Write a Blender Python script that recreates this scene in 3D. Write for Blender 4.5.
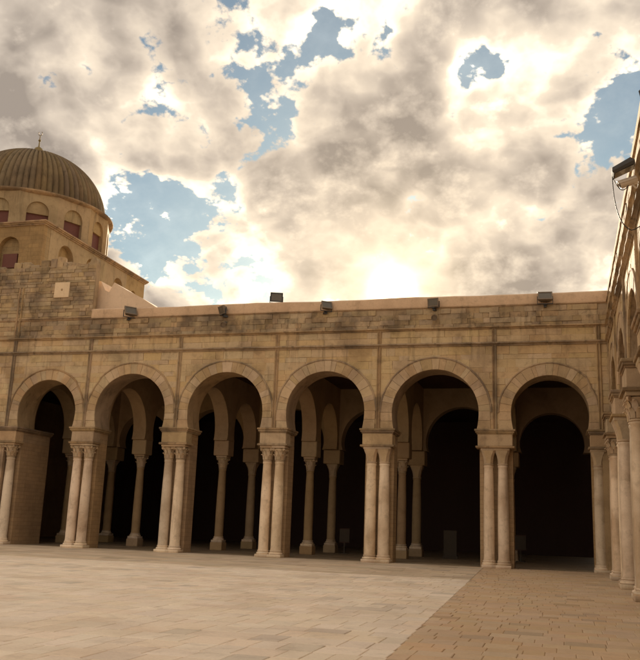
import bpy, math, random
from mathutils import Matrix, Vector
random.seed(7)
for o in list(bpy.data.objects): bpy.data.objects.remove(o)
S = bpy.context.scene
COL = S.collection
rad = math.radians

# ------------------------------------------------------------------ camera
cam = bpy.data.cameras.new('camera'); cam_o = bpy.data.objects.new('camera', cam); COL.objects.link(cam_o)
cam.sensor_fit = 'HORIZONTAL'; cam.sensor_width = 36.0; cam.lens = 36.0*853.19/640.0
cam.clip_start = 0.05; cam.clip_end = 3000
rr = Vector((0.96294796, 0.26719792, 0.03655820)); uu = Vector((0.02540555, -0.22483089, 0.97406654)); bb = Vector((0.26848796, -0.93704661, -0.22328876))
cam_o.matrix_world = Matrix(((rr.x,uu.x,bb.x,0.0),(rr.y,uu.y,bb.y,-31.8635),(rr.z,uu.z,bb.z,1.25),(0,0,0,1)))
S.camera = cam_o
CAMP = Vector((0.0,-31.86,1.25))

# ------------------------------------------------------------------ light
SUN_EL, SUN_AZ = 15.75, 11.1          # azimuth measured to the left of +Y
SUN_STRENGTH = 4.8
SKY_STRENGTH = 0.05
CLOUD_GAIN = 0.93
EXPOSURE = 1.08
sd = Vector((-math.sin(rad(SUN_AZ))*math.cos(rad(SUN_EL)), math.cos(rad(SUN_AZ))*math.cos(rad(SUN_EL)), math.sin(rad(SUN_EL))))
sun = bpy.data.lights.new('sun','SUN'); sun.energy = SUN_STRENGTH; sun.angle = rad(0.6); sun.color = (1.0,0.86,0.66)
sun_o = bpy.data.objects.new('sun', sun); COL.objects.link(sun_o); sun_o.location = (0,0,40)
sun_o.rotation_euler = (-sd).to_track_quat('-Z','Y').to_euler()

W = bpy.data.worlds.new('World'); S.world = W; W.use_nodes = True
nt = W.node_tree; nt.nodes.clear()
class NB:
    """small node helper"""
    def __init__(s, nt): s.nt = nt
    def new(s, t, **kw):
        n = s.nt.nodes.new(t)
        for k,v in kw.items(): setattr(n,k,v)
        return n
    def put(s, sock, v):
        if isinstance(v, bpy.types.NodeSocket): s.nt.links.new(v, sock)
        else: sock.default_value = v
    def m(s, op, a, b=0.0, c=0.0, clamp=False):
        n = s.new('ShaderNodeMath', operation=op, use_clamp=clamp)
        for i,v in enumerate((a,b,c)): s.put(n.inputs[i], v)
        return n.outputs[0]
    def v(s, op, a, b=(0,0,0), scale=None):
        n = s.new('ShaderNodeVectorMath', operation=op)
        s.put(n.inputs[0], a); s.put(n.inputs[1], b)
        if scale is not None: s.put(n.inputs['Scale'], scale)
        return n.outputs['Value'] if op in ('DOT_PRODUCT','LENGTH') else n.outputs[0]
    def mix(s, f, a, b, mode='MIX'):
        n = s.new('ShaderNodeMix', data_type='RGBA', blend_type=mode); n.clamp_factor = True
        s.put(n.inputs['Factor'], f); s.put(n.inputs['A'], a); s.put(n.inputs['B'], b)
        return n.outputs['Result']
    def sm(s, x, a, b):
        n = s.new('ShaderNodeMapRange', interpolation_type='SMOOTHSTEP'); n.clamp = True
        s.put(n.inputs[0], x); n.inputs[1].default_value = a; n.inputs[2].default_value = b
        return n.outputs[0]
    def noise(s, vec, scale, detail=4.0, rough=0.55, dist=0.0, dim='3D'):
        n = s.new('ShaderNodeTexNoise', noise_dimensions=dim); s.put(n.inputs['Vector'], vec)
        n.inputs['Scale'].default_value = scale; n.inputs['Detail'].default_value = detail
        n.inputs['Roughness'].default_value = rough; n.inputs['Distortion'].default_value = dist
        return n.outputs[0]
    def ramp(s, f, pts):
        n = s.new('ShaderNodeValToRGB'); s.put(n.inputs[0], f); e = n.color_ramp.elements
        while len(e) < len(pts): e.new(0.5)
        for i,(p,c) in enumerate(pts): e[i].position = p; e[i].color = (*c,1) if len(c)==3 else c
        return n.outputs[0]
nb = NB(nt)
tc = nb.new('ShaderNodeTexCoord'); D = tc.outputs['Generated']
sky = nb.new('ShaderNodeTexSky', sky_type='NISHITA'); sky.sun_disc = False
sky.sun_elevation = rad(SUN_EL); sky.sun_rotation = rad(-SUN_AZ); sky.air_density = 1.0; sky.dust_density = 0.4; sky.ozone_density = 1.0
skyc = nb.v('SCALE', sky.outputs[0], scale=SKY_STRENGTH)
skyc = nb.v('MULTIPLY', skyc, (0.66,0.80,0.80))
sep = nb.new('ShaderNodeSeparateXYZ'); nt.links.new(D, sep.inputs[0])
# a layer of cloud at height: direction -> point on the cloud sheet
zz = nb.m('ADD', nb.m('MAXIMUM', sep.outputs[2], 0.0), 0.55)
cmb = nb.new('ShaderNodeCombineXYZ')
nt.links.new(nb.m('DIVIDE', sep.outputs[0], zz), cmb.inputs[0]); nt.links.new(nb.m('DIVIDE', sep.outputs[1], zz), cmb.inputs[1])
cmb.inputs[2].default_value = 3.7
P = cmb.outputs[0]
# wind-torn sheet: broad masses, billows, fine curls
warp = nb.new('ShaderNodeTexNoise', noise_dimensions='2D'); nt.links.new(P, warp.inputs['Vector']); warp.inputs['Scale'].default_value = 6.0; warp.inputs['Detail'].default_value = 3.0; warp.inputs['Roughness'].default_value = 0.6
WV = nb.v('SUBTRACT', warp.outputs['Color'], (0.5,0.5,0.5))
PW = nb.v('ADD', P, nb.v('SCALE', WV, scale=0.08)); PS = nb.v('ADD', P, nb.v('SCALE', WV, scale=0.035))
DW = nb.v('NORMALIZE', nb.v('ADD', D, nb.v('SCALE', WV, scale=0.14)))
def blob(d, k, amp):
    dot = nb.v('DOT_PRODUCT', DW, Vector(d).normalized())
    return nb.m('MULTIPLY', nb.m('EXPONENT', nb.m('MULTIPLY', nb.m('SUBTRACT', dot, 1.0), k)), amp)
n1 = nb.noise(PW, 3.6, 5.0, 0.58, 0.0, '2D')
n3 = nb.noise(PW, 5.0, 3.0, 0.55, 0.0, '2D')                        # where the sheet lets the light through
def billow(vec, det):
    v_ = nb.new('ShaderNodeTexVoronoi', feature='F1', voronoi_dimensions='2D'); nt.links.new(vec, v_.inputs['Vector'])
    v_.inputs['Scale'].default_value = 13.0; v_.inputs['Detail'].default_value = det; v_.inputs['Roughness'].default_value = 0.60; v_.inputs['Lacunarity'].default_value = 2.4; v_.normalize = True
    return nb.m('SUBTRACT', 0.82, v_.outputs['Distance'])
curl = nb.noise(P, 24.0, 5.0, 0.62, 0.0, '2D')
n2 = nb.m('ADD', nb.m('MULTIPLY', billow(PS, 3.0), 0.62), nb.m('MULTIPLY', curl, 0.42))
n2s = nb.m('ADD', nb.m('MULTIPLY', billow(nb.v('ADD', PS, (-0.004, 0.017, 0.0)), 1.0), 0.62), 0.21)            # the same billows a little towards the sun
dens = nb.m('ADD', nb.m('ADD', nb.m('MULTIPLY', n1, 0.54), nb.m('MULTIPLY', n2, 0.62)), -0.105)
# broad breaks and thick banks of this afternoon's cloud (fixed in the sky, by direction)
for d,k,a in [((-.4292,.8371,.3394),700,-.115),((-.4659,.8273,.314),600,-.11),((-.385,.85,.355),1000,-.07),((-.295,.822,.485),1700,-.09),((-.305,.84,.448),1700,-.085),((-.1787,.8342,.5217),2200,-.15),((-.2559,.808,.5307),2500,-.15),
              ((-.085,.853,.514),1500,-.08),((-.066,.866,.496),2200,-.13),((.0548,.8991,.4342),700,-.13),((-.1606,.9175,.364),1100,-.20),((-.3444,.8424,.4145),1500,-.05),
              ((-.4874,.7234,.489),70,.10),((-.1461,.8952,.421),240,.07),((-.0153,.9267,.3754),300,.09),((-.1058,.9395,.3259),300,.05),((-.22,.84,.49),700,.04)]:
    dens = nb.m('ADD', dens, blob(d, k, a))
brt = n3
for d,k,a in [((.0103,.8509,.5253),400,.12),((-.3537,.7908,.4996),900,.15),((-.41,.79,.455),700,.13),((-.4972,.7818,.3763),500,.12),((-.2437,.8591,.45),1100,.15),((-.20,.885,.42),1000,.15),((-.4181,.8637,.2813),250,.05),((-.30,.885,.35),400,.06),((-.06,.885,.46),900,.06),
              ((-.4874,.7234,.489),80,-.24),((-.1461,.8952,.421),300,-.12),((-.0153,.9267,.3754),300,-.10),((-.19,.945,.285),350,-.22)]:
    brt = nb.m('ADD', brt, blob(d, k, a))
lit = nb.m('SUBTRACT', n2, n2s)
cover = nb.m('MAXIMUM', nb.sm(dens, 0.385, 0.44), 0.08)
thick = nb.sm(dens, 0.40, 0.58)
sdot = nb.v('DOT_PRODUCT', D, sd)
ang = nb.m('ARCCOSINE', nb.m('MINIMUM', sdot, 1.0))
near = nb.m('EXPONENT', nb.m('MULTIPLY', ang, -3.0))                 # forward scattering through the cloud
lum = nb.m('ADD', nb.m('SUBTRACT', 0.545, nb.m('MULTIPLY', thick, 0.56)), nb.m('MULTIPLY', lit, 1.7))
lum = nb.m('ADD', lum, nb.m('MULTIPLY', nb.m('SUBTRACT', brt, 0.5), 1.55))
lum = nb.m('ADD', lum, nb.m('MULTIPLY', nb.m('SUBTRACT', curl, 0.5), 0.18))
lum = nb.m('ADD', nb.m('MULTIPLY', nb.m('ADD', lum, nb.m('MULTIPLY', near, 0.08)), 0.72), 0.20)
edge = nb.ramp(lum, [(0.0,(0.20,0.17,0.145)),(0.26,(0.35,0.30,0.25)),(0.50,(0.52,0.445,0.355)),(0.68,(0.80,0.70,0.555)),(0.84,(1.05,0.96,0.80)),(1.0,(1.35,1.27,1.1))])
tint = nb.mix(nb.m('MULTIPLY', near, 0.8), (1,1,1,1), (1.03,0.95,0.83,1))
cl = nb.v('MULTIPLY', nb.v('SCALE', edge, scale=CLOUD_GAIN), tint)
col = nb.mix(cover, skyc, cl)
# the sun itself, seen through thin cloud, and its aureole
au = nb.m('ADD', nb.m('MULTIPLY', nb.m('EXPONENT', nb.m('MULTIPLY', ang, -1/rad(0.6))), 5.0), nb.m('MULTIPLY', nb.m('EXPONENT', nb.m('MULTIPLY', ang, -1/rad(3.0))), 0.52))
disc = nb.m('MULTIPLY', nb.m('SUBTRACT', 1.0, nb.sm(ang, rad(0.28), rad(0.55))), 14.0)
glow = nb.v('SCALE', (1.0,0.80,0.50), scale=nb.m('ADD', au, disc))
tot = nb.v('ADD', col, glow)
W.cycles.sampling_method = 'MANUAL'; W.cycles.sample_map_resolution = 512
bg = nb.new('ShaderNodeBackground'); nt.links.new(tot, bg.inputs[0]); bg.inputs[1].default_value = 1.0
out = nb.new('ShaderNodeOutputWorld'); nt.links.new(bg.outputs[0], out.inputs[0])

S.view_settings.view_transform = 'Standard'; S.view_settings.look = 'None'
S.view_settings.exposure = EXPOSURE; S.view_settings.gamma = 1.0; S.view_settings.use_curve_mapping = False
S.cycles.max_bounces = 5; S.cycles.diffuse_bounces = 3

# ------------------------------------------------------------------ materials
MATS = {}
def stone_mat(name, base, dark, var=0.16, stain=0.5, bump=0.5, scale=1.0, rough=0.9, tail=None, streak=0.0, brick=None, spec=0.2):
    m = bpy.data.materials.new(name); m.use_nodes = True; t = m.node_tree; n = NB(t)
    b = t.nodes['Principled BSDF']
    g = n.new('ShaderNodeNewGeometry'); oi = n.new('ShaderNodeObjectInfo')
    pos = g.outputs['Position']
    rnd = n.m('FRACT', n.m('ADD', oi.outputs['Random'], n.m('MULTIPLY', g.outputs['Random Per Island'], 7.13)))
    big = n.noise(pos, 0.55*scale, 4.0, 0.62, 0.3)
    mid = n.noise(pos, 3.1*scale, 4.0, 0.65, 0.0)
    fine = n.noise(pos, 26*scale, 2.0, 0.7)
    c = n.mix(n.m('MULTIPLY', n.sm(big, 0.42, 0.66), stain), (*base,1), (*dark,1))
    c = n.mix(n.m('MULTIPLY', n.sm(mid, 0.50, 0.72), stain*0.55), c, (*[x*0.72 for x in dark],1))
    if streak:
        mp = n.v('MULTIPLY', pos, (2.6,2.6,0.28))
        st = n.noise(mp, 1.5, 3.0, 0.65, 0.0)
        c = n.mix(n.m('MULTIPLY', n.sm(st, 0.53, 0.72), streak), c, (dark[0]*0.42,dark[1]*0.44,dark[2]*0.46,1))
    fac = n.m('ADD', 1.0-var, n.m('MULTIPLY', rnd, 2*var))
    if tail: fac = n.m('MULTIPLY', fac, n.m('SUBTRACT', 1.0, n.m('MULTIPLY', n.sm(n.m('FRACT', n.m('MULTIPLY', rnd, 5.77)), 1-tail, 1-tail+0.02), 0.20)))
    fac = n.m('MULTIPLY', fac, n.m('ADD', 0.86, n.m('MULTIPLY', fine, 0.28)))
    c = n.v('SCALE', c, scale=fac)
    # a second random draw shifts the hue from yellow to pink
    r2 = n.m('FRACT', n.m('MULTIPLY', rnd, 13.7))
    hs = n.new('ShaderNodeHueSaturation'); n.put(hs.inputs['Hue'], n.m('ADD', 0.494, n.m('MULTIPLY', r2, 0.012)))
    n.put(hs.inputs['Saturation'], n.m('ADD', 0.90, n.m('MULTIPLY', n.m('FRACT', n.m('MULTIPLY', rnd, 29.3)), 0.2))); n.put(hs.inputs['Color'], c)
    c = hs.outputs[0]
    h = n.m('ADD', n.m('MULTIPLY', mid, 0.6), n.m('MULTIPLY', fine, 0.4))
    if brick:
        sx = n.new('ShaderNodeSeparateXYZ'); t.links.new(pos, sx.inputs[0])
        cb = n.new('ShaderNodeCombineXYZ'); t.links.new(n.m('ADD', sx.outputs[0], sx.outputs[1]), cb.inputs[0]); t.links.new(sx.outputs[2], cb.inputs[1])
        wob = n.v('ADD', cb.outputs[0], n.v('SCALE', n.new('ShaderNodeTexNoise').outputs['Color'], scale=0.03))
        bt = n.new('ShaderNodeTexBrick'); t.links.new(wob, bt.inputs[0])
        bt.inputs['Scale'].default_value = 1.0; bt.inputs['Brick Width'].default_value = brick[0]; bt.inputs['Row Height'].default_value = brick[1]
        bt.inputs['Mortar Size'].default_value = 0.008; bt.inputs['Mortar Smooth'].default_value = 0.6
        bt.inputs['Color1'].default_value = (0.88,0.88,0.88,1); bt.inputs['Color2'].default_value = (1.08,1.06,1.02,1); bt.inputs['Mortar'].default_value = (0.62,0.60,0.56,1)
        c = n.mix(0.75, c, bt.outputs[0], 'MULTIPLY')
        h = n.m('SUBTRACT', h, n.m('MULTIPLY', bt.outputs[1], 0.5))
    t.links.new(c, b.inputs['Base Color'])
    b.inputs['Roughness'].default_value = rough; b.inputs['Specular IOR Level'].default_value = spec
    bp = n.new('ShaderNodeBump'); bp.inputs['Strength'].default_value = bump; bp.inputs['Distance'].default_value = 0.03
    t.links.new(h, bp.inputs['Height']); t.links.new(bp.outputs[0], b.inputs['Normal'])
    MATS[name] = m; return m
def plain_mat(name, colr, rough=0.6, metal=0.0, nz=0.15):
    m = bpy.data.materials.new(name); m.use_nodes = True; t = m.node_tree; n = NB(t); b = t.nodes['Principled BSDF']
    g = n.new('ShaderNodeNewGeometry'); f = n.noise(g.outputs['Position'], 9.0, 5.0, 0.6)
    c = n.v('SCALE', colr, scale=n.m('ADD', 1-nz, n.m('MULTIPLY', f, 2*nz)))
    t.links.new(c, b.inputs['Base Color']); b.inputs['Roughness'].default_value = rough; b.inputs['Metallic'].default_value = metal
    MATS[name] = m; return m
ASH  = (0.57,0.415,0.24); ASHD = (0.29,0.20,0.115)
stone_mat('ashlar', ASH, ASHD, 0.05, 0.66, 0.7, streak=0.36)
stone_mat('rubble', (0.43,0.31,0.185), (0.18,0.13,0.085), 0.18, 1.0, 1.0, streak=0.35)
stone_mat('mortar', (0.42,0.29,0.175), (0.25,0.17,0.10), 0.0, 0.8, 0.7, streak=0.5)
stone_mat('voussoir', (0.53,0.385,0.235), (0.34,0.235,0.14), 0.11, 0.8, 0.7, streak=0.25)
stone_mat('moulding', (0.42,0.29,0.17), (0.19,0.135,0.085), 0.06, 1.0, 0.9, streak=0.5)  # grime, darkened further to put the mouldings' shadow lines into the colour
stone_mat('plaster', (0.66,0.47,0.30), (0.52,0.36,0.225), 0.0, 0.8, 0.35, rough=0.95, streak=0.25)
stone_mat('white_plaster', (0.74,0.57,0.40), (0.62,0.46,0.31), 0.0, 0.5, 0.15, streak=0.12)
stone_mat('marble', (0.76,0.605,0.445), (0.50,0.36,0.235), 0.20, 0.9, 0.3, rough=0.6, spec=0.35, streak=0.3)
stone_mat('capital', (0.55,0.41,0.27), (0.32,0.225,0.14), 0.12, 0.6, 0.4)
stone_mat('pier', (0.44,0.30,0.175), (0.30,0.20,0.12), 0.0, 0.5, 0.5, brick=(0.5,0.16), streak=0.2)
stone_mat('slab_pale', (0.85,0.71,0.565), (0.70,0.56,0.43), 0.06, 0.8, 0.22, rough=0.62, tail=0.05, spec=0.35)
stone_mat('slab_tan', (0.60,0.43,0.275), (0.50,0.345,0.215), 0.05, 0.5, 0.2, rough=0.68, tail=0.06, spec=0.3)
stone_mat('slab_walk', (0.64,0.51,0.375), (0.50,0.385,0.275), 0.10, 0.6, 0.2, rough=0.66, tail=0.10, spec=0.3)
stone_mat('slab_inner', (0.36,0.27,0.18), (0.26,0.19,0.12), 0.10, 0.6, 0.2, rough=0.6, spec=0.3)  # same paving darkened indoors; the portico's shade is in the colour
stone_mat('joint', (0.50,0.385,0.27), (0.36,0.265,0.18), 0.0, 0.6, 0.3)
stone_mat('joint_tan', (0.50,0.355,0.225), (0.36,0.25,0.155), 0.0, 0.6, 0.3)
stone_mat('tower', (0.35,0.25,0.135), (0.23,0.16,0.088), 0.0, 0.55, 0.4, streak=0.25, brick=(0.6,0.22))
stone_mat('tower_plaster', (0.40,0.29,0.155), (0.28,0.195,0.10), 0.0, 0.8, 0.5, streak=0.4)
stone_mat('dome', (0.20,0.143,0.082), (0.12,0.085,0.052), 0.0, 0.7, 0.5, streak=0.5)
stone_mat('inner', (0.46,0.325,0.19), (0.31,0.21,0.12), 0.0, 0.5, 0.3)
stone_mat('ground', (0.42,0.31,0.20), (0.33,0.24,0.15), 0.0, 0.6, 0.3)
plain_mat('shutter', (0.13,0.04,0.028), 0.7)
plain_mat('dark_wood', (0.07,0.032,0.02), 0.7)  # on ceilings and back wall, its darkness adds painted shade to the rooms
plain_mat('roof_stone', (0.40,0.29,0.18), 0.9)
plain_mat('black_metal', (0.045,0.042,0.04), 0.45, 0.4)
plain_mat('grey_metal', (0.17,0.125,0.085), 0.6, 0.2)
plain_mat('cream_shell', (0.55,0.47,0.38), 0.5)
plain_mat('glass', (0.10,0.085,0.065), 0.12, 0.0)
plain_mat('cable', (0.03,0.03,0.03), 0.6)
plain_mat('brass', (0.22,0.16,0.07), 0.4, 0.8)
plain_mat('board', (0.08,0.062,0.045), 0.9)

# ------------------------------------------------------------------ mesh helpers
class MB:
    def __init__(s): s.v = []; s.f = []
    def add(s, vs, fs):
        k = len(s.v); s.v += [tuple(p) for p in vs]; s.f += [tuple(i+k for i in q) for q in fs]
    def box(s, x0,x1,y0,y1,z0,z1, jit=0.0):
        vs = [(x,y,z) for z in (z0,z1) for y in (y0,y1) for x in (x0,x1)]
        if jit: vs = [tuple(c+random.uniform(-jit,jit) for c in p) for p in vs]
        s.add(vs, [(0,2,3,1),(4,5,7,6),(0,1,5,4),(2,6,7,3),(0,4,6,2),(1,3,7,5)])
    def bbox(s, x0,x1,y0,y1,z0,z1, b=0.02, jit=0.0):
        """box with bevelled vertical and top edges"""
        rings = []
        for z,i in ((z0,b*0.6),(z0+b,0),(z1-b,0),(z1,b*0.6)):
            rings.append([(x0+b+i,y0+i,z),(x1-b-i,y0+i,z),(x1-i,y0+b+i,z),(x1-i,y1-b-i,z),(x1-b-i,y1-i,z),(x0+b+i,y1-i,z),(x0+i,y1-b-i,z),(x0+i,y0+b+i,z)])
        if jit: rings = [[tuple(c+random.uniform(-jit,jit) for c in p) for p in r] for r in rings]
        s.rings(rings)
    def rings(s, rings, cap0=True, cap1=True, closed=True):
        n = len(rings[0]); vs = [p for r in rings for p in r]; fs = []
        for k in range(len(rings)-1):
            for i in range(n if closed else n-1):
                j = (i+1)%n; fs.append((k*n+i, k*n+j, (k+1)*n+j, (k+1)*n+i))
        if cap0: fs.append(tuple(reversed(range(n))))
        if cap1: fs.append(tuple(range((len(rings)-1)*n, len(rings)*n)))
        s.add(vs, fs)
    def lathe(s, prof, n=20, c=(0,0,0), cap0=True, cap1=True):
        s.rings([[(c[0]+r*math.cos(2*math.pi*i/n), c[1]+r*math.sin(2*math.pi*i/n), c[2]+z) for i in range(n)] for r,z in prof], cap0, cap1)
    def prism(s, poly, y0, y1):
        """poly of (x,z), counter-clockwise seen from -y; extruded from y0 to y1"""
        s.rings([[(x,y0,z) for x,z in poly],[(x,y1,z) for x,z in poly]])
    def tube(s, pts, r, n=8):
        rings = []
        for i,p in enumerate(pts):
            p = Vector(p); a = Vector(pts[max(i-1,0)]); b = Vector(pts[min(i+1,len(pts)-1)]); d = (b-a).normalized()
            u = d.cross(Vector((0,0,1)));  u = u.normalized() if u.length > 1e-3 else Vector((1,0,0)); w = d.cross(u)
            rings.append([tuple(p+u*r*math.cos(2*math.pi*k/n)+w*r*math.sin(2*math.pi*k/n)) for k in range(n)])
        s.rings(rings)
    def xform(s, M, k=0):
        s.v = s.v[:k] + [tuple(M @ Vector(p)) for p in s.v[k:]]
    def mesh(s, name, mat, smooth=False):
        me = bpy.data.meshes.new(name); me.from_pydata(s.v, [], s.f); me.validate(); me.materials.append(MATS[mat])
        import bmesh
        bm = bmesh.new(); bm.from_mesh(me); bmesh.ops.recalc_face_normals(bm, faces=bm.faces); bm.to_mesh(me); bm.free()
        if smooth:
            me.polygons.foreach_set('use_smooth', [True]*len(me.polygons))
            me.set_sharp_from_angle(angle=rad(40))
        return me
    def build(s, name, mat, parent=None, smooth=False, loc=(0,0,0)):
        return link(name, s.mesh(name, mat, smooth), parent, loc)
def link(name, me, parent=None, loc=(0,0,0), rz=0.0):
    o = bpy.data.objects.new(name, me); COL.objects.link(o); o.parent = parent; o.location = loc; o.rotation_euler = (0,0,rz); return o
def thing(name, label, cat, loc=(0,0,0), rz=0.0, group=None):
    o = link(name, None, None, loc, rz); return tag(o, label, cat, group)
def tag(o, label, cat, group=None):
    o['label'] = label; o['category'] = cat
    if group: o['group'] = group
    return o
def stone_poly(mb, poly, yb, yf, b=0.005):
    """one facing stone: polygon in (x,z), back at yb, face at yf with chamfered arris"""
    cx = sum(p[0] for p in poly)/len(poly); cz = sum(p[1] for p in poly)/len(poly)
    def ins(p, d):
        dx, dz = cx-p[0], cz-p[1]
        return (p[0]+math.copysign(min(d,abs(dx)*0.6),dx), p[1]+math.copysign(min(d,abs(dz)*0.6),dz))
    j = [random.uniform(-0.003,0.003) for _ in poly]
    mb.rings([[(x,yb,z) for x,z in poly],[(x,yf+b*0.8,z) for x,z in poly],[(*ins(p,b)[:1],yf+j[i],ins(p,b)[1]) for i,p in enumerate(poly)]], cap0=False)
def rowspec(z0, z1, h, var=0.36):
    zs = [z0]
    while zs[-1] < z1-h*0.6:
        zs.append(zs[-1]+h*random.uniform(1-var,1+var))
    k = (z1-z0)/(zs[-1]-z0)
    return [z0+(z-z0)*k for z in zs]

# ------------------------------------------------------------------ arches
ZS = 4.92                                    # springing, top of the impost cornice
def hw(b, z):
    c,r,zc = b
    if z >= zc: return math.sqrt(max(r*r-(z-zc)**2, 0.0))
    return r-0.075*((zc-z)/(zc-ZS))**2
def arch_path(b, zs, n=26, close=0.075):
    c,r,zc = b
    lo = [(c-(r-close*((zc-z)/max(zc-zs,1e-3))**2), z) for z in [zs+(zc-zs)*k/4 for k in range(4)]]
    top = [(c-r*math.cos(math.pi*k/n), zc+r*math.sin(math.pi*k/n)) for k in range(n+1)]
    hi = [(2*c-x,z) for x,z in reversed(lo)]
    return lo+top+hi
def arch_wall(mb, L, R, b, zs, ztop, y0, y1, close=0.075, n=26, top=True):
    """wall panel L..R, zs..ztop with an arched opening; radial quads between arch and outline"""
    c,r,zc = b
    inner = arch_path(b, zs, n, close); outer = []
    for x,z in inner:
        dx,dz = x-c, z-zc
        t = 1e9
        if dx < -1e-6: t = min(t,(L-c)/dx)
        if dx > 1e-6: t = min(t,(R-c)/dx)
        if dz > 1e-6: t = min(t,(ztop-zc)/dz)
        outer.append((c+dx*t, max(zs, zc+dz*t)))
    # force the two outline corners onto the nearest samples
    for cx in (L,R):
        k = min(range(len(outer)), key=lambda i: (outer[i][0]-cx)**2+(outer[i][1]-ztop)**2)
        outer[k] = (cx,ztop)
    outer[0] = (L,zs); outer[-1] = (R,zs)
    N = len(inner); vs = []
    for y in (y0,y1): vs += [(x,y,z) for x,z in inner]+[(x,y,z) for x,z in outer]
    fs = []
    for i in range(N-1):
        a,b2,c2,d = i,i+1,N+i+1,N+i
        fs.append((a,d,c2,b2)); fs.append((2*N+a,2*N+b2,2*N+c2,2*N+d))
        fs.append((a,b2,2*N+b2,2*N+a)); fs.append((d,2*N+d,2*N+c2,c2))
    fs.append((0,2*N,3*N,N)); fs.append((N-1,2*N-1,4*N-1,3*N-1))
    mb.add(vs, fs)

# ------------------------------------------------------------------ columns (shared meshes)
def capital_mesh(kind):
    m = MB()
    if kind == 'leafy':
        m.lathe([(0.165,0),(0.19,0.02),(0.19,0.05),(0.165,0.07),(0.175,0.2),(0.20,0.38),(0.25,0.50),(0.20,0.53)], 16)
        for row,(z0,hh,r0,n,off) in enumerate([(0.07,0.22,0.185,8,0.0),(0.20,0.25,0.20,8,0.5)]):
            for k in range(n):
                a = 2*math.pi*(k+off)/n; k0 = len(m.v)
                w = 0.068
                rings = []
                for z,rr_,ww in ((0,0,w),(hh*0.55,0.012,w*1.05),(hh*0.85,0.045,w*0.8),(hh,0.085,w*0.45),(hh*0.88,0.10,w*0.25)):
                    rings.append([(r0+rr_-0.03,-ww*0.6,z0+z),(r0+rr_,-ww,z0+z),(r0+rr_+0.018,0,z0+z),(r0+rr_,ww,z0+z),(r0+rr_-0.03,ww*0.6,z0+z)])
                m.rings(rings); m.xform(Matrix.Rotation(a,4,'Z'), k0)
        for k in range(4):
            a = math.pi/4+k*math.pi/2; k0 = len(m.v)
            m.lathe([(0.02,-0.03),(0.055,-0.03),(0.055,0.03),(0.02,0.03)], 10)
            m.xform(Matrix.Rotation(a,4,'Z') @ Matrix.Translation((0.29,0,0.475)) @ Matrix.Rotation(math.pi/2,4,'X'), k0)
    else:
        def sq(h, z, c=0.3):
            b = h*c; return [(-h+b,-h,z),(h-b,-h,z),(h,-h+b,z),(h,h-b,z),(h-b,h,z),(-h+b,h,z),(-h,h-b,z),(-h,-h+b,z)]
        m.lathe([(0.17,0),(0.195,0.02),(0.195,0.055),(0.17,0.075)], 16)
        m.rings([sq(0.168,0.07,0.55),sq(0.178,0.2,0.5),sq(0.205,0.35,0.4),sq(0.25,0.47,0.3),sq(0.262,0.53,0.28)])
    h = 0.275
    m.bbox(-h,h,-h,h,0.53,0.63,0.018)
    return m.mesh('capital','capital', True)
CAP = {k: capital_mesh(k) for k in ('leafy','block')}
m = MB()
m.lathe([(0.172,0.0),(0.172,0.25)], 4, cap0=False)
m = MB()
m.lathe([(0.205,0.0),(0.213,0.03),(0.203,0.12),(0.205,1.0),(0.196,2.2),(0.172,3.22),(0.168,3.30),(0.186,3.33),(0.186,3.37),(0.172,3.39)], 24)
SHAFT = m.mesh('column','marble',True)
m = MB(); m.bbox(-0.27,0.27,-0.27,0.27,0,0.11,0.012); m.lathe([(0.26,0.11),(0.275,0.145),(0.26,0.18),(0.225,0.19),(0.222,0.215),(0.238,0.225),(0.238,0.245),(0.215,0.26)],24)
CBASE = m.mesh('column_base','marble',True)
m = MB(); m.bbox(-0.30,0.30,-0.30,0.30,0,0.34,0.02,0.004)
PLINTH = m.mesh('plinth','inner')
SHAFT_IN = SHAFT.copy(); SHAFT_IN.materials.clear(); SHAFT_IN.materials.append(MATS['inner'])  # inner shafts: portico shade put into a darker, browner stone colour
def column(parent, x, y, kind, z=0.0, plinth=False):
    zz_ = z
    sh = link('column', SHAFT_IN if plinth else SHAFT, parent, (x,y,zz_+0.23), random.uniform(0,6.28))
    sh.rotation_euler.x = random.uniform(-0.004,0.004); k_ = random.uniform(0.93,1.06); sh.scale = (k_,k_,1)
    if plinth:
        sh.scale.z = (3.39-0.34)/3.39; sh.location.z += 0.34
        link('plinth', PLINTH, sh, (0,0,(-0.57)/sh.scale.z)).scale.z = 1/sh.scale.z
    b = link('column_base', CBASE, sh, (0,0,-0.23/sh.scale.z)); b.scale.z = 1/sh.scale.z
    cpt = link('capital', CAP[kind], sh, (0,0,3.385)); cpt.scale.z = 1/sh.scale.z
    b.rotation_euler.z = cpt.rotation_euler.z = -sh.rotation_euler.z
    if plinth: [setattr(c.rotation_euler,'z',-sh.rotation_euler.z) for c in sh.children if c.name.startswith('plinth')]
    return sh

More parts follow.
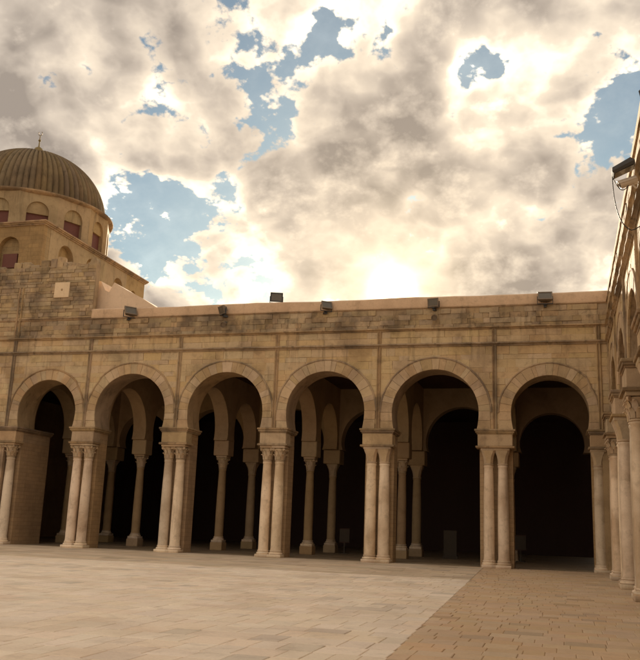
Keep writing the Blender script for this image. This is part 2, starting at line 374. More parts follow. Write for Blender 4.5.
# ------------------------------------------------------------------ a wall on arches (local: x along, front at y=0 facing -y)
def rough_bar(mb, x0, x1, z0, z1, yf, yb, step=0.35, jit=0.008, prof=None):
    """long horizontal moulding with worn, slightly wavy edges"""
    n = max(2,int((x1-x0)/step)); rings = []
    for i in range(n+1):
        x = x0+(x1-x0)*i/n; j = lambda: random.uniform(-jit,jit)
        h = z1-z0; d = yb-yf
        pr = prof or [(0,1),(0.8,1),(1.0,0.86),(1.0,0.55),(0.72,0.48),(0.45,0.30),(0.38,0.0),(0,0)]
        rings.append([(x, yb-d*a+(j() if a>0.1 else 0), z0+h*b_+j()*0.6) for a,b_ in pr])
    mb.rings(rings)
def arcade(root, L, R, piers, bays, pairs, ztop_core, regions, kinds, nparts=300, eyex=0.0, vmould=True, xcap=None, cy=0.21):
    """piers: boundaries between bays (x); bays: (c,r,zc) list; regions: facing stone specs"""
    T = 1.2
    w = MB()
    bounds = piers
    for i,b in enumerate(bays): arch_wall(w, bounds[i], bounds[i+1], b, ZS, 8.1, 0.0, T)
    w.box(L, R, 0.0, T, 8.1, ztop_core)
    if L < bounds[0]: w.box(L, bounds[0], 0.0, T, 0, 8.1)
    if R > bounds[-1]: w.box(bounds[-1], R, 0.0, T, 0, 8.1)
    wall = w.build('wall','mortar',root)
    # voussoirs
    vstones = []
    for i,b in enumerate(bays):
        path = arch_path(b, ZS, 40); c,r,zc = b
        tL = min(0.44, c-r-bounds[i]-0.075); tR = min(0.44, bounds[i+1]-c-r-0.075)
        out_ = []
        for k,(x,z) in enumerate(path):
            th = 0.44
            f = (x-(c-r))/(2*r); th = tL*(1-f)+tR*f
            th = max(th, 0.44*min(1,max(0,(z-zc-0.2*r)/(0.5*r)))) if z > zc else th
            th = min(th,0.46)
            if z > zc:
                d = Vector((x-c,z-zc)).normalized(); out_.append((x+d.x*th, z+d.y*th))
            else: out_.append((x+math.copysign(th+ (r-abs(x-c)),x-c), z))
        inn = []
        for k,(x,z) in enumerate(path):
            if z > zc:
                d = Vector((x-c,z-zc)).normalized(); inn.append((x-d.x*0.012, z-d.y*0.012))
            else: inn.append((x-math.copysign(0.012,x-c), z))
        ring = MB()
        hp = []
        for k in range(4,len(path)-4):
            x,z = out_[k]; d = Vector((x-c,z-zc)).normalized()
            hp.append([(x-d.x*0.03,0.01,z-d.y*0.03),(x-d.x*0.03,-0.045,z-d.y*0.03),(x-d.x*0.005,-0.062,z-d.y*0.005),(x+d.x*0.03,-0.055,z+d.y*0.03),(x+d.x*0.045,0.01,z+d.y*0.045)])
        ring.rings(hp)
        av = ring.build('archivolt','moulding',root)
        nv = 23; last = 0.0; N = len(path)-1
        cuts = [0]+[ (k+random.uniform(-0.26,0.26))*N/nv for k in range(1,nv)]+[N]
        def at(P,t):
            i0 = min(int(t),N-1); f = t-i0; return (P[i0][0]*(1-f)+P[i0+1][0]*f, P[i0][1]*(1-f)+P[i0+1][1]*f)
        g = 0.03
        for k in range(nv):
            er = random.uniform(0.92,1.03)
            a,bb_ = cuts[k]+g, cuts[k+1]-g
            ts = [a,(a+bb_)/2,bb_]
            yf = -0.034+random.uniform(-0.010,0.008)
            mb = MB()
            li = [at(inn,t) for t in ts]; lo = [at(out_,t) for t in ts]
            lo = [(p_[0]+(q_[0]-p_[0])*er,p_[1]+(q_[1]-p_[1])*er) for p_,q_ in zip(li,lo)]
            rings = []
            for (x,z),(X,Z) in zip(li,lo):
                rings.append([(x,0.02,z),(x,yf+0.008,z),(x+(X-x)*0.02,yf,z+(Z-z)*0.02),(X-(X-x)*0.02,yf,Z-(Z-z)*0.02),(X,yf+0.008,Z),(X,0.02,Z)])
            mb.rings(rings); mb.build('voussoir','voussoir',av)
    # facing stones
    stones = []
    for (x0,x1,z0,z1,h,wmin,wmax,yv,mat,cut) in regions:
        zs_ = rowspec(z0,z1,h)
        for a,b_ in zip(zs_,zs_[1:]):
            x = x0-random.uniform(0,wmin)
            while x < x1-0.02:
                xe = x+random.uniform(wmin,wmax)
                if x1-xe < wmin*0.5: xe = x1
                if cut:
                    for pb_ in bounds:
                        if x+1e-6 < pb_ < xe: xe = pb_; break
                xa,xb = max(x,x0),min(xe,x1); x = xe
                g = 0.0022
                xa += g; xb -= g
                if xb-xa < 0.05 or (mat == 'rubble' and random.random() < 0.045): continue
                j_ = lambda: random.uniform(-0.007,0.007)
                polys = [[(xa+j_(),a+g+j_()),(xb+j_(),a+g+j_()),(xb+j_(),b_-g+j_()),(xa+j_(),b_-g+j_())]]
                if cut:
                    for bay in bays:
                        c,r,zc = bay; rc = r+0.36
                        nxt = []
                        for p in polys:
                            X0,X1,Z0,Z1 = min(q[0] for q in p),max(q[0] for q in p),min(q[1] for q in p),max(q[1] for q in p)
                            if X1 < c-rc or X0 > c+rc or Z0 > zc+rc: nxt.append(p); continue
                            if len(p) != 4: nxt.append(p); continue
                            n_ = max(2,int((X1-X0)/0.08))
                            run = []
                            def flush(run):
                                if len(run) >= 2: nxt.append([(q[0],q[1]) for q in run]+[(q[0],Z1) for q in reversed(run)])
                            for q in range(n_+1):
                                xx = X0+(X1-X0)*q/n_
                                dx = abs(xx-c)
                                lim = zc+math.sqrt(rc*rc-dx*dx) if dx < rc else -1
                                zl = max(Z0,lim)
                                if zl < Z1-0.025: run.append((xx,zl))
                                else: flush(run); run = []
                            flush(run)
                        polys = nxt
                for p in polys:
                    if max(q[0] for q in p)-min(q[0] for q in p) < 0.05: continue
                    stones.append((p, -0.012-random.uniform(0,yv), mat))
    def size(s):
        p = s[0]; return (max(q[0] for q in p)-min(q[0] for q in p))*(max(q[1] for q in p)-min(q[1] for q in p))/(1+abs(sum(q[0] for q in p)/len(p)-eyex)*0.02)
    stones.sort(key=size, reverse=True)
    rest = {}
    for i,(p,yf,mat) in enumerate(stones):
        if i < nparts:
            mb = MB(); stone_poly(mb,p,0.006,yf); mb.build('stone_block',mat,wall)
        else:
            stone_poly(rest.setdefault(mat,MB()),p,0.006,yf)
    for mat,mb in rest.items():
        o = mb.build('small_stones',mat,wall); o['kind'] = 'stuff'
    # piers, imposts, columns
    for i,(px,half,cols,kind,y1) in enumerate(pairs):
        pm = MB(); pm.box(px-half,px+half,cy+0.29,y1-0.002,0,4.30); pm.box(px-half+0.004,px+half-0.004,0.03,y1-0.004,4.30,4.76)
        pier = pm.build('pier','pier',root)
        im = MB(); im.bbox(px-half-0.03,px+half+0.03,cy-0.255,0.55,4.305,4.74,0.02,0.006)
        ib = im.build('impost_block','voussoir',root)
        cm = MB()
        for z0,z1,e in ((4.735,4.79,0.06),(4.785,4.86,0.10),(4.855,ZS+0.004,0.135)):
            cm.bbox(px-half-e,px+half+e,cy-0.21-e,y1+e*0.5,z0,z1,0.012,0.005)
        cm.build('impost_cornice','moulding',ib)
        am = MB(); am.bbox(px-half-0.10,px+half+0.10,cy-0.34,0.56,4.235,4.31,0.014,0.005); am.build('impost_slab','moulding',ib)
        for cx in cols:
            column(root, cx, cy, kind)
    # mouldings
    lm = MB(); rough_bar(lm, L, R, 8.05, 8.19, -0.15, 0.005, jit=0.012); lm.build('string_course','moulding',root)
    lm = MB(); rough_bar(lm, L, R, 8.69, 8.81, -0.13, 0.005, jit=0.012); lm.build('string_course','moulding',root)
    lm = MB(); rough_bar(lm, L, R, 9.555, 9.625, -0.06, 0.005); lm.build('string_course','moulding',root)
    if vmould:
        for px in bounds:
            vm = MB()
            zt = 8.7
            for dx,wd,pr in ((-0.052,0.034,0.075),(0.052,0.034,0.075),(0.0,0.10,0.035)):
                rings = []
                n = 14
                for k in range(n+1):
                    z = 4.93+(zt-4.93)*k/n; j = lambda: random.uniform(-0.005,0.005)
                    rings.append([(px+dx-wd+j(),0.004,z),(px+dx-wd*0.8+j(),-pr*0.7,z),(px+dx+j(),-pr,z),(px+dx+wd*0.8+j(),-pr*0.7,z),(px+dx+wd+j(),0.004,z)])
                vm.rings(rings)
            vm.build('pilaster_strip','moulding',root)
    # plastered parapet
    a,b_ = xcap or (L,R)
    pc = MB(); n = int((b_-a)/0.5); rings = []
    for k in range(n+1):
        x = a+(b_-a)*k/n; z = 10.05+random.uniform(-0.012,0.012)+0.015*math.sin(x*0.9)
        rings.append([(x,0.0-0.01,9.62),(x,-0.022,9.66),(x,-0.02,z-0.05),(x,0.02,z-0.008),(x,0.10,z),(x,0.42,z-0.02),(x,0.48,z-0.07),(x,0.48,9.2)])
    pc.rings(rings); pc.build('parapet','plaster',root,True)
    return wall

fac = thing('arcade_facade','long sandstone arcade facade of round horseshoe arches beneath the ribbed dome','arcade')
FB = [(-21.16,1.41,5.55),(-17.22,1.62,5.56),(-12.99,1.63,5.57),(-8.81,1.59,5.59),(-4.53,1.645,5.55),(-0.36,1.385,5.54)]
FP = [-23.05,-19.30,-15.11,-10.88,-6.70,-2.31,1.40]
regF = [(-30,1.76,4.93,8.055,0.25,0.28,1.05,0.014,'ashlar',True),
        (-30,1.76,8.185,8.69,0.25,0.35,1.25,0.014,'ashlar',False),
        (-30,1.76,8.805,9.55,0.145,0.18,0.70,0.050,'rubble',False),
        (-30,-23.5,0.02,4.93,0.24,0.35,0.8,0.015,'rubble',False)]
prF = []
def pier_edges(i):
    l = FB[i-1][0]+FB[i-1][1] if i > 0 else FP[0]-0.48
    r = FB[i][0]-FB[i][1] if i < len(FB) else 1.77
    return (l+r)/2,(r-l)/2
for i in range(7):
    cx_,hf = pier_edges(i); hf += 0.03
    if i == 6: prF.append((cx_,hf-0.04,[1.27],'block',1.2)); continue
    prF.append((cx_,hf,[cx_-0.255,cx_+0.255],'leafy' if i < 4 else 'block',2.6 if i == 0 else 1.2))
arcade(fac, -30, 1.768, FP, FB, prF, 9.62, regF, None, 300, 0.0, xcap=(-19.45,1.765))

# ------------------------------------------------------------------ taller rubble wall of the porch, on top of the facade's left end
pw = thing('porch_wall','tall weathered rubble wall with broken top rising below the dome','wall',(0,0,9.63))
m = MB(); prof = [(-30,0.0),(-19.44,0.0),(-19.44,2.5),(-30,2.35)]
m.prism(prof, 0.0, 0.34); pwall = m.build('wall','mortar',pw)
rest = MB(); cnt = 0; allst = []
zs_ = rowspec(0.0,2.42,0.155)
for a,b_ in zip(zs_,zs_[1:]):
    x = -29.9-random.uniform(0,.3)
    while x < -19.44:
        xe = min(x+random.uniform(0.22,0.72), -19.43)
        if -19.43-xe < 0.15: xe = -19.43
        allst.append((max(x,-30),xe,a,b_)); x = xe
allst.sort(key=lambda s: -(s[1]-s[0])*(1 if s[1] > -25 else 0.3))
for i,(x,xe,a,b_) in enumerate(allst):
    g = 0.006; p = [(x+g,a+g),(xe-g,a+g),(xe-g,b_-g),(x+g,b_-g)]
    p = [(q[0]+random.uniform(-.008,.008),q[1]+random.uniform(-.008,.008)) for q in p]
    if i < 300: mb = MB(); stone_poly(mb,p,0.006,-0.012-random.uniform(0,.03)); mb.build('stone_block','rubble',pwall)
    else: stone_poly(rest,p,0.006,-0.012-random.uniform(0,.03))
o = rest.build('small_stones','rubble',pwall); o['kind'] = 'stuff'
# side return stones and broken coping
x = -24.6
cop = MB()
while x < -19.75:
    w_ = random.uniform(0.22,0.55); h_ = random.choice((0.0,0.05,0.12,0.26))*random.uniform(0.5,1.2)+(0.12 if -22.3 < x < -21.2 else 0)
    mb = MB(); mb.bbox(x,min(x+w_,-19.7),random.uniform(-0.03,0.03),random.uniform(0.25,0.33),2.34,2.46+h_,0.03,0.025); mb.build('coping_stone','rubble',pw)
    x += w_+random.uniform(0.0,0.08)
m = MB(); m.rings([[(xx,yy,zz2) for xx,zz2 in [(-19.80,2.4),(-19.45,2.4),(-19.45,2.62),(-19.50,2.76),(-19.60,2.80),(-19.72,2.70),(-19.80,2.52)]] for yy in (-0.01,0.335)]); m.build('merlon','rubble',pw)
lm = MB(); rough_bar(lm, -23.0, -19.45, -0.02, 0.06, -0.09, 0.005, jit=0.015); lm.build('string_course','moulding',pw)
vm = MB()
for dx in (-0.09,0.09): vm.rings([[(-23.05+dx-0.05,0.0,z),(-23.05+dx-0.03,-0.07,z),(-23.05+dx+0.03,-0.07,z),(-23.05+dx+0.05,0.0,z)] for z in [k*0.2-0.9 for k in range(13)]])
vm.build('pilaster_strip','moulding',pw)
m = MB(); m.bbox(-21.38,-20.64,-0.075,0.02,0.98,1.67,0.015); pl = m.build('stone_plaque','white_plaster')
m = MB(); k0 = 0; m.lathe([(0.035,0),(0.05,0.006),(0.03,0.012)],12); m.xform(Matrix.Translation((-21.0,-0.074,1.33)) @ Matrix.Rotation(math.pi/2,4,'X')); m.build('boss','moulding',pl)
pl.location.z = 9.63
tag(pl,'square white stone plaque with small boss set in the rubble porch wall','plaque')

# ------------------------------------------------------------------ gallery on the right of the court
rgt = thing('side_arcade','sunlit sandstone side arcade meeting the facade at the corner of the court','arcade',(1.77,0,0),-math.pi/2)
RBc = [0.06,4.15,8.35,12.55,16.75,20.95,25.15,29.35,33.5]
RB = [((a+b_)/2,1.60,5.55) for a,b_ in zip(RBc,RBc[1:])]
regR = [(0.03,33.4,4.93,8.055,0.25,0.28,1.05,0.014,'ashlar',True),(0.03,33.4,8.185,8.69,0.25,0.35,1.25,0.014,'ashlar',False),(0.03,33.4,8.805,9.55,0.155,0.3,0.7,0.018,'ashlar',False)]
prR = []
for i,px in enumerate(RBc):
    if i == 0: continue
    elif i == len(RBc)-1: prR.append((px-0.2,0.3,[px-0.2],'block',1.2))
    else: prR.append((px,0.50,[px-0.255,px+0.255],'leafy' if i%2 else 'block',1.2))
arcade(rgt, 0.03, 33.5, RBc, RB, prR, 9.62, regR, None, 300, 6.0, xcap=(0.03,33.5), cy=-0.17)

# ------------------------------------------------------------------ rooms behind the arcades
bld = thing('prayer_hall','dark prayer hall with flat roof behind the sandstone arcade','building')
m = MB(); m.box(-40,1.9,1.19,24,9.0,9.25); m.build('roof','roof_stone',bld)
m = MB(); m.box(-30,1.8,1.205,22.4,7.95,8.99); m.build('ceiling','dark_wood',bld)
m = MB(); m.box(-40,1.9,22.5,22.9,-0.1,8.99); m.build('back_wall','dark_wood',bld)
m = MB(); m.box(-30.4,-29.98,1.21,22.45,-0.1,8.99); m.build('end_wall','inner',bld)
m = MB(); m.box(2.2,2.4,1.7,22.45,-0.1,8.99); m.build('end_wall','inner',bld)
m = MB(); m.box(-40,1.9,23.8,24.2,-0.1,9.3); m.box(-40.2,-39.8,4,24,-0.1,9.3); m.build('outer_wall','plaster',bld)
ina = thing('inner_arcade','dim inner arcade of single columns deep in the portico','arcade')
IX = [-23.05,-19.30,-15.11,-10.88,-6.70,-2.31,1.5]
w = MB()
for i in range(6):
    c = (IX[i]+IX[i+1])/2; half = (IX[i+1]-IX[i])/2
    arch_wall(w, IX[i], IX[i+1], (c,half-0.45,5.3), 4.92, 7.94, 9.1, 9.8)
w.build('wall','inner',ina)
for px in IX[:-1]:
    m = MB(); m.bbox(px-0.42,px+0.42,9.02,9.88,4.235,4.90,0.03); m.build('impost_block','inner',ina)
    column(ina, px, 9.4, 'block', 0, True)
    tr = MB(); k0 = 0
    arch_wall(tr, 1.2, 5.4, (3.25,1.72,5.35), 4.92, 7.94, -0.33, 0.33)
    arch_wall(tr, 5.4, 9.1, (7.25,1.5,5.45), 4.92, 7.94, -0.33, 0.33)
    tr.box(1.2,1.5,-0.33,0.33,0,4.92)
    tr.xform(Matrix.Translation((px,0,0)) @ Matrix(((0,-1,0,0),(1,0,0,0),(0,0,1,0),(0,0,0,1))))
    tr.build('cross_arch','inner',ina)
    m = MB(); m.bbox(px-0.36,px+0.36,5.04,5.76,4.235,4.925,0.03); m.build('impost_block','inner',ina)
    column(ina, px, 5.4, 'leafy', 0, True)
sg = thing('side_gallery','shaded flat-roofed gallery room behind the side arcade','building')
m = MB(); m.box(2.98,7.6,-33.5,1.2,9.0,9.25); m.build('roof','roof_stone',sg)
m = MB(); m.box(2.975,7.0,-33.5,1.2,7.95,8.99); m.build('ceiling','dark_wood',sg)
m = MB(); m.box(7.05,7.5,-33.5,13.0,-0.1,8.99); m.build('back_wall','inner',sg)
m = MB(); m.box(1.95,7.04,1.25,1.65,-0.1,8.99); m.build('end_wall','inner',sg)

# ------------------------------------------------------------------ domed tower
tw = thing('domed_tower','square ochre tower carrying a windowed drum and ribbed brown dome','tower',(-30.0,9.54,9.2))
def Z(z): return z-9.2
HX, HY, ZT = 4.9, 5.55, 15.78
# front face (local -y) and right face (+x) as thick panels with arched niches
def niche_panel(name, L, R, niches, M, mat):
    mb = MB(); edges = [L]+[(a[0]+b_[0])/2 for a,b_ in zip(niches,niches[1:])]+[R]
    for i,(c,r,zc,zb) in enumerate(niches):
        arch_wall(mb, edges[i], edges[i+1], (c,r,Z(zc)), Z(zb), Z(ZT), 0.0, 0.3, 0.0, 16)
        mb.box(edges[i],edges[i+1],0.0,0.3,Z(9.3),Z(zb)-0.001)
    mb.box(L,R,0.302,0.6,Z(9.3),Z(ZT))
    mb.xform(M); return mb.build(name,mat,tw)
Mf = Matrix.Translation((0,-HY,0))
niche_panel('front_wall', -HX, HX, [(-2.9,0.62,14.55,13.4),(0.0,0.62,14.55,13.4),(2.95,0.62,14.55,13.4)], Mf, 'tower')
Mr = Matrix(((0,-1,0,HX),(1,0,0,0),(0,0,1,0),(0,0,0,1)))
niche_panel('right_wall', -HY+0.62, HY, [(-3.35,0.72,14.55,13.2),(-0.75,0.62,14.75,13.2),(2.3,0.55,14.6,13.2),(4.2,0.3,14.6,13.6)], Mr, 'tower_plaster')
m = MB(); m.box(-HX,-HX+0.5,-HY+0.61,HY,Z(9.3),Z(ZT)); m.box(-HX+0.51,HX-0.61,HY-0.5,HY,Z(9.3),Z(ZT)); m.build('rear_wall','tower_plaster',tw)
for c in (0.0,2.95):
    m = MB(); m.box(c-0.42,c+0.42,-HY+0.18,-HY+0.29,Z(13.55),Z(14.3)); m.build('window','shutter',tw)
m = MB()
for e,z0,z1 in ((0.08,15.70,15.77),(0.15,15.765,15.84),(0.20,15.835,15.92)):
    m.bbox(-HX-e,HX+e,-HY-e,HY+e,Z(z0),Z(z1),0.02)
m.build('cornice','moulding',tw)
# drum: fourteen sides, each with an arched window
NS = 14; RD = 4.55; half = RD*math.tan(math.pi/NS)
dm = MB()
PH = 0.56
for k in range(NS):
    a = -math.pi/2+2*math.pi*(k+PH)/NS
    M = Matrix.Rotation(a+math.pi/2,4,'Z') @ Matrix.Translation((0,-RD,0))
    k0 = len(dm.v); arch_wall(dm, -half, half, (0,0.58,Z(17.32)), Z(15.93), Z(18.36), 0.0, 0.35, 0.0, 14); dm.xform(M,k0)
drum = dm.build('drum','tower_plaster',tw)
for k in range(NS):
    a = -math.pi/2+2*math.pi*(k+PH)/NS
    M = Matrix.Rotation(a+math.pi/2,4,'Z') @ Matrix.Translation((0,-RD,0))
    mb = MB(); mb.box(-0.585,0.585,0.24,0.30,Z(15.93),Z(17.25)); mb.xform(M); wn = mb.build('window','shutter',drum)
    mb = MB(); mb.box(-0.6,0.6,0.13,0.30,Z(17.22),Z(17.95)); mb.xform(M); mb.build('tympanum','tower_plaster',drum)
    mb = MB(); mb.box(-0.64,0.64,-0.05,0.2,Z(17.03),Z(17.10)); mb.xform(M)
m = MB(); m.lathe([(4.60,Z(18.31)),(4.70,Z(18.36)),(4.78,Z(18.40)),(4.80,Z(18.44)),(4.80,Z(18.49)),(4.5,Z(18.53)),(3.5,Z(18.56))], NS*4); m.build('drum_cornice','moulding',tw,True)
# ribbed dome
NR = 80; SEG = NR*6; rings = []
for i in range(37):
    u = i/36*math.pi/2*0.985; rb = 4.28*math.cos(u)**0.96; z = Z(18.50)+3.86*math.sin(u)
    ring = []
    for k in range(SEG):
        t = 2*math.pi*k/SEG; rib = abs(math.sin(t*NR/2))**0.8
        d = 0.13*(rib-0.75)*min(1,rb/1.2)
        ring.append(((rb+d*math.cos(u))*math.cos(t),(rb+d*math.cos(u))*math.sin(t),z+d*math.sin(u)))
    rings.append(ring)
m = MB(); m.rings(rings); m.build('dome','dome',tw,True)
zt = Z(22.32)
m = MB(); m.lathe([(0.16,0),(0.13,0.06),(0.10,0.12),(0.20,0.22),(0.27,0.36),(0.24,0.52),(0.12,0.62),(0.05,0.68),(0.035,1.0),(0.08,1.04),(0.08,1.10),(0.03,1.15),(0.025,1.4)],14,(0,0,zt)); fin = m.build('finial','brass',tw,True)
m = MB(); m.tube([(0.13*math.sin(a)*1.0,0,zt+1.53-0.13*math.cos(a)) for a in [rad(-140+280*k/14) for k in range(15)]],0.02); m.build('crescent','brass',fin,True)
# plastered buttress beside the tower
bt = MB(); bt.prism([(-20.4,9.3),(-16.2,9.3),(-16.2,9.95),(-16.75,10.22),(-17.46,10.65),(-18.17,11.01),(-18.85,11.40),(-18.95,11.2),(-19.06,10.96),(-19.28,11.07),(-19.50,11.48),(-19.85,11.5),(-20.4,11.5)],0.62,1.9)
tag(bt.build('plaster_buttress','white_plaster'),'pale plastered sloping buttress with a notched top between porch wall and parapet','buttress')

# ------------------------------------------------------------------ pavement
g = MB(); g.add([(-600,-600,-0.06),(600,-600,-0.06),(600,600,-0.06),(-600,600,-0.06)],[(0,1,2,3)])
o = g.build('ground','ground'); o['kind'] = 'structure'
def slab(mb, x0,x1,y0,y1,top):
    j = lambda a: random.uniform(-a,a)
    q = [(x0,y0),(x1,y0),(x1,y1),(x0,y1)]; q = [(x+j(.0035),y+j(.0035)) for x,y in q]
    cx,cy = (x0+x1)/2,(y0+y1)/2
    e = 0.008
    ins = [(x+math.copysign(e,cx-x),y+math.copysign(e,cy-y)) for x,y in q]
    tl = [top+j(.0016) for _ in q]
    mb.rings([[(x,y,-0.05) for x,y in q],[(x,y,tl[i]-0.006) for i,(x,y) in enumerate(q)],[(x,y,tl[i]) for i,(x,y) in enumerate(ins)]], cap0=False)
def edge_x(y): return -1.70-(y+23.2)*0.0463           # line where the two pavings meet
def inview(x,y):
    d = Vector((x,y,0))-CAMP; z = -d.dot(bb)
    if z < 1: return 0
    u_ = d.dot(rr)/z*853.19; v_ = d.dot(uu)/z*853.19
    if abs(u_) > 335 or v_ < -345: return 0
    return 1/z
def pave(name, mat, bedmat, xf0, xf1, y0, y1, dmin,dmax,wmin,wmax,gap,nparts,piece):
    bed = MB(); n = 20
    L_ = [(xf0(y0+(y1-y0)*k/n), y0+(y1-y0)*k/n) for k in range(n+1)]; R_ = [(xf1(y),y) for x,y in L_]
    bed.rings([[(a[0],a[1],-0.058),(b_[0],b_[1],-0.058),(b_[0],b_[1],-0.011),(a[0],a[1],-0.011)] for a,b_ in zip(L_,R_)])
    bo = bed.build(name,bedmat); bo['kind'] = 'structure'
    sl = []; y = y0
    while y < y1-0.05:
        d = random.uniform(dmin,dmax); ye = min(y+d,y1)
        if y1-ye < dmin*0.5: ye = y1
        xa,xb = xf0((y+ye)/2),xf1((y+ye)/2); x = xa-random.uniform(0,wmin)
        while x < xb-0.02:
            xe = x+random.uniform(wmin,wmax)*(1.6 if random.random() < 0.1 else 1)
            if xb-xe < wmin*0.5: xe = xb
            q0 = max(x,xa)
            if xe-q0 > 0.06: sl.append((q0+gap,min(xe,xb)-gap,y+gap,ye-gap))
            x = xe
        y = ye
    sl.sort(key=lambda s: -inview((s[0]+s[1])/2,(s[2]+s[3])/2)*math.sqrt(max(1e-4,(s[1]-s[0])*(s[3]-s[2]))))
    rest = MB()
    for i,s in enumerate(sl):
        t = random.uniform(-0.0018,0.0018)
        if i < nparts and inview((s[0]+s[1])/2,(s[2]+s[3])/2): mb = MB(); slab(mb,*s,t); mb.build(piece,mat,bo)
        else: slab(rest,*s,t)
    o = rest.build('paving_slabs',mat,bo); o['kind'] = 'stuff'
    return bo
pave('pale_pavement','slab_pale','joint',lambda y:-34.0+0*y,edge_x,-33.5,-8.30,0.40,0.56,0.24,0.52,0.0025,300,'paving_slab')
pave('tan_pavement','slab_tan','joint_tan',edge_x,lambda y:2.6+0*y,-33.5,-8.30,0.30,0.42,0.22,0.42,0.002,300,'paving_slab')
pave('arcade_walkway','slab_walk','joint',lambda y:-34.0+0*y,lambda y:edge_x(y)+0*y,-8.24,0.6,0.5,0.8,0.5,1.1,0.004,300,'paving_slab')
pave('corner_pavement','slab_tan','joint_tan',lambda y:edge_x(y)+0.008,lambda y:2.6+0*y,-8.295,0.6,0.32,0.45,0.3,0.6,0.0045,200,'paving_slab')
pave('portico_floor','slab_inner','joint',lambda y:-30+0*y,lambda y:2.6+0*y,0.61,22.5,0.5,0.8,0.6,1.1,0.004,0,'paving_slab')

# ------------------------------------------------------------------ lamps, camera, cables, boards
def floodlight(loc, rz, tilt, label, s=1.0, group=None, mat='grey_metal'):
    t = thing('floodlight',label,'floodlight',loc,rz,group)
    M = Matrix.Scale(s,4) @ Matrix.Translation((0,0,0.26)) @ Matrix.Rotation(tilt,4,'X')
    b = MB()                                             # ribbed housing, face towards -y
    b.rings([[(-0.27,-0.10,-0.20),(0.27,-0.10,-0.20),(0.27,-0.10,0.20),(-0.27,-0.10,0.20)],[(-0.27,-0.04,-0.20),(0.27,-0.04,-0.20),(0.27,-0.04,0.20),(-0.27,-0.04,0.20)],[(-0.16,0.12,-0.12),(0.16,0.12,-0.12),(0.16,0.12,0.12),(-0.16,0.12,0.12)]])
    for k in range(5): b.box(-0.15+0.07*k,-0.13+0.07*k,0.02,0.16,-0.11,0.11)
    b.xform(M); h = b.build('housing',mat,t)
    f = MB()
    for a in ((-0.28,0.28,0.16,0.21),(-0.28,0.28,-0.21,-0.16)): f.box(a[0],a[1],-0.125,-0.09,a[2],a[3])
    for a in ((-0.28,-0.235),(0.235,0.28)): f.box(a[0],a[1],-0.124,-0.09,-0.159,0.159)
    f.xform(M); f.build('bezel',mat,h)
    gl = MB(); gl.box(-0.234,0.234,-0.108,-0.101,-0.158,0.158); gl.xform(M); gl.build('glass','glass',h)
    br = MB()
    for sx in (-1,1): br.box(sx*0.29-0.012,sx*0.29+0.012,-0.03,0.03,-0.24,0.05)
    br.box(-0.30,0.30,-0.03,0.03,-0.262,-0.238); br.xform(Matrix.Scale(s,4) @ Matrix.Translation((0,0,0.26))); br.build('bracket','black_metal',t)
    ft = MB(); ft.box(-0.07,0.07,-0.07,0.07,-0.03*s,0.004); ft.box(-0.03,0.03,-0.025,0.20,-0.035,-0.0); ft.build('mount','black_metal',t)
    return t
ledge = 9.56
def shelf_lamp(x, rz, tilt, label, s=1.0):
    t = floodlight((x,-0.19,ledge), rz, tilt, label, s)
    m = MB(); m.box(-0.05,0.05,0.02,0.21,-0.10,-0.02); m.build('wall_arm','black_metal',t)
shelf_lamp(-17.5, 0.85, -0.45, 'floodlight turned sideways on the parapet beside the plaster buttress', 0.95)
shelf_lamp(-13.25, -0.7, 0.35, 'floodlight on the parapet above the third arch from the porch', 0.8)
shelf_lamp(-8.85, 0.65, -0.4, 'small tilted floodlight on the parapet above the fourth arch from the porch', 0.8)
shelf_lamp(-4.57, -0.25, 0.15, 'floodlight on the parapet above the second arch from the court corner', 0.78)
shelf_lamp(-0.43, 0.05, -0.55, 'upturned floodlight on the parapet above the arch in the court corner', 0.95)
floodlight((-11.1,0.22,10.07), 0.35, 0.1, 'black square floodlight standing up on top of the parapet', 0.92, mat='black_metal')
def spot(x, z, label):
    t = thing('spotlight',label,'spotlight',(x,0,z))
    b = MB(); b.lathe([(0.07,0.0),(0.10,0.03),(0.11,0.2),(0.12,0.22),(0.10,0.22),(0.09,0.19)],14); b.xform(Matrix.Translation((0,-0.12,0.0)) @ Matrix.Rotation(rad(115),4,'X')); b.build('housing','grey_metal',t,True)
    b = MB(); b.lathe([(0.092,0.17),(0.05,0.185),(0.0001,0.19)],14,cap1=False); b.xform(Matrix.Translation((0,-0.12,0.0)) @ Matrix.Rotation(rad(115),4,'X')); b.build('lens','glass',t,True)
    b = MB(); b.tube([(0,-0.14,0),(0,0.0,0.06)],0.02); b.box(-0.05,0.05,-0.045,0.0,0.0,0.12); b.build('bracket','black_metal',t)
spot(-13.17, 9.18, 'small round spotlight below the parapet above the third arch from the porch')
spot(-4.53, 9.22, 'small round spotlight below the parapet above the second arch from the court corner')

# big lamp and security camera on the side arcade
lt = thing('wall_lamp','long dark flood lamp reaching out from the top of the side arcade','lamp',(1.77,-14.0,8.75))
M = Matrix.Translation((-0.36,0,0.08)) @ Matrix.Rotation(rad(-24),4,'Y')
b = MB(); b.rings([[(-0.24,-0.17,-0.06),(0.24,-0.17,-0.05),(0.24,0.17,-0.05),(-0.24,0.17,-0.06)],[(-0.25,-0.18,0.0),(0.26,-0.18,0.02),(0.26,0.18,0.02),(-0.25,0.18,0.0)],[(-0.20,-0.13,0.09),(0.22,-0.13,0.13),(0.22,0.13,0.13),(-0.20,0.13,0.09)]]); b.xform(M); h = b.build('housing','black_metal',lt)
b = MB(); b.box(-0.21,0.21,-0.15,0.15,-0.066,-0.058); b.xform(M); b.build('glass','glass',h)
b = MB(); b.tube([(-0.16,0,0.14),(-0.08,0,0.16),(0.0,0,0.16)],0.03); b.box(-0.03,0.02,-0.08,0.08,0.05,0.27); b.build('bracket','grey_metal',lt)
sc = thing('security_camera','pale tubular security camera under the dark flood lamp on the side arcade','camera',(1.77,-14.0,8.45))
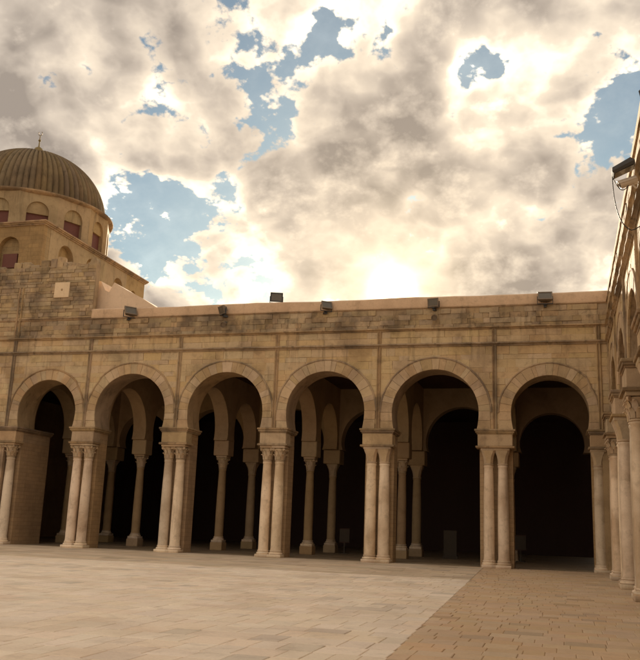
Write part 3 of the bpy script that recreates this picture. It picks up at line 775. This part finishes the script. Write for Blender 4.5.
M = Matrix.Translation((-0.25,0,0.08)) @ Matrix.Rotation(rad(-16),4,'Y')
b = MB(); b.rings([[(x,0.085*math.cos(2*math.pi*k/16),0.085*math.sin(2*math.pi*k/16)) for k in range(16)] for x in (-0.19,0.17)]); b.xform(M); h = b.build('body','cream_shell',sc,True)
b = MB(); b.rings([[(x,0.098*math.cos(math.pi*k/10),0.098*math.sin(math.pi*k/10)) for k in range(11)]+[(x,0.09*math.cos(math.pi*k/10),0.09*math.sin(math.pi*k/10)) for k in range(10,-1,-1)] for x in (-0.23,0.16)]); b.xform(M); b.build('sun_shield','cream_shell',h,True)
b = MB(); b.lathe([(0.075,0),(0.06,0.01),(0.001,0.02)],16,cap1=False); b.xform(M @ Matrix.Translation((-0.188,0,0)) @ Matrix.Rotation(rad(-90),4,'Y')); b.build('lens','glass',h,True)
b = MB(); b.tube([(-0.18,0,0.02),(-0.12,0,-0.06),(0.0,0,-0.06)],0.022); b.box(-0.03,0.02,-0.06,0.06,-0.14,0.02); b.build('bracket','cream_shell',sc)
pts = [(-0.58,-0.0,8.66)]
for k in range(1,15):
    t = k/14; pts.append((-0.58+0.56*t**2.2, 0.0, 8.66-1.24*math.sin(min(1,t*1.12)*math.pi/2)+0.22*max(0,t-0.8)*3))
b = MB(); b.tube([(1.77+x,-14.05+y,z) for x,y,z in pts],0.011,6)
tag(b.build('hanging_cable','cable',None,True),'thin black cable hanging in a loop from the flood lamp','cable')
b = MB(); b.tube([(1.77-0.57+0.35*t,-14.0-0.03,8.62-0.22*math.sin(t*math.pi)-0.1*t) for t in [k/10 for k in range(11)]],0.01,6)
tag(b.build('camera_cable','cable',None,True),'short cable looping between the flood lamp and the security camera','cable')
for i,(y,lab) in enumerate([(-6.3,'thin dark cable running up the side arcade past its first arch'),(-10.4,'thin dark cable running up the side arcade past its second arch')]):
    b = MB(); b.tube([(1.735+0.006*math.sin(z*3),y+0.04*math.sin(z*1.3+i),z) for z in [8.85+0.12*k for k in range(6)]],0.012,6); tag(b.build('wall_cable','cable',None,True),lab,'cable')
floodlight((1.93,-14.6,10.05), -1.2, 0.2, 'black floodlight standing on the parapet of the side arcade', 0.7, mat='black_metal')

# things standing in the shade of the portico
b = thing('stone_stele','pale upright slab standing in the dark portico behind the second arch from the corner','slab',(-4.95,8.2,0))
m = MB(); m.bbox(-0.30,0.30,-0.09,0.09,0.12,1.25,0.02); m.build('slab','board',b)
m = MB(); m.bbox(-0.36,0.36,-0.15,0.15,0,0.125,0.015); m.build('foot','board',b)
def easel(x,y,label):
    b = thing('notice_stand',label,'notice stand',(x,y,0))
    m = MB(); m.box(-0.24,0.24,-0.02,0.02,0.55,1.12); p = m.build('panel','board',b)
    for za in (1.12,0.51):
        m = MB(); m.box(-0.245,0.245,-0.03,0.025,za,za+0.04); m.build('rail','dark_wood',p)
    m = MB(); m.box(-0.03,0.03,-0.02,0.02,0.03,0.51); m.build('post','board',b)
    m = MB(); m.bbox(-0.2,0.2,-0.15,0.15,0,0.04,0.01); m.build('foot','board',b)
easel(-9.95,8.4,'small pale notice stand in the portico behind the fourth arch from the porch')
easel(-1.85,8.3,'small pale notice stand in the portico behind the corner arch')
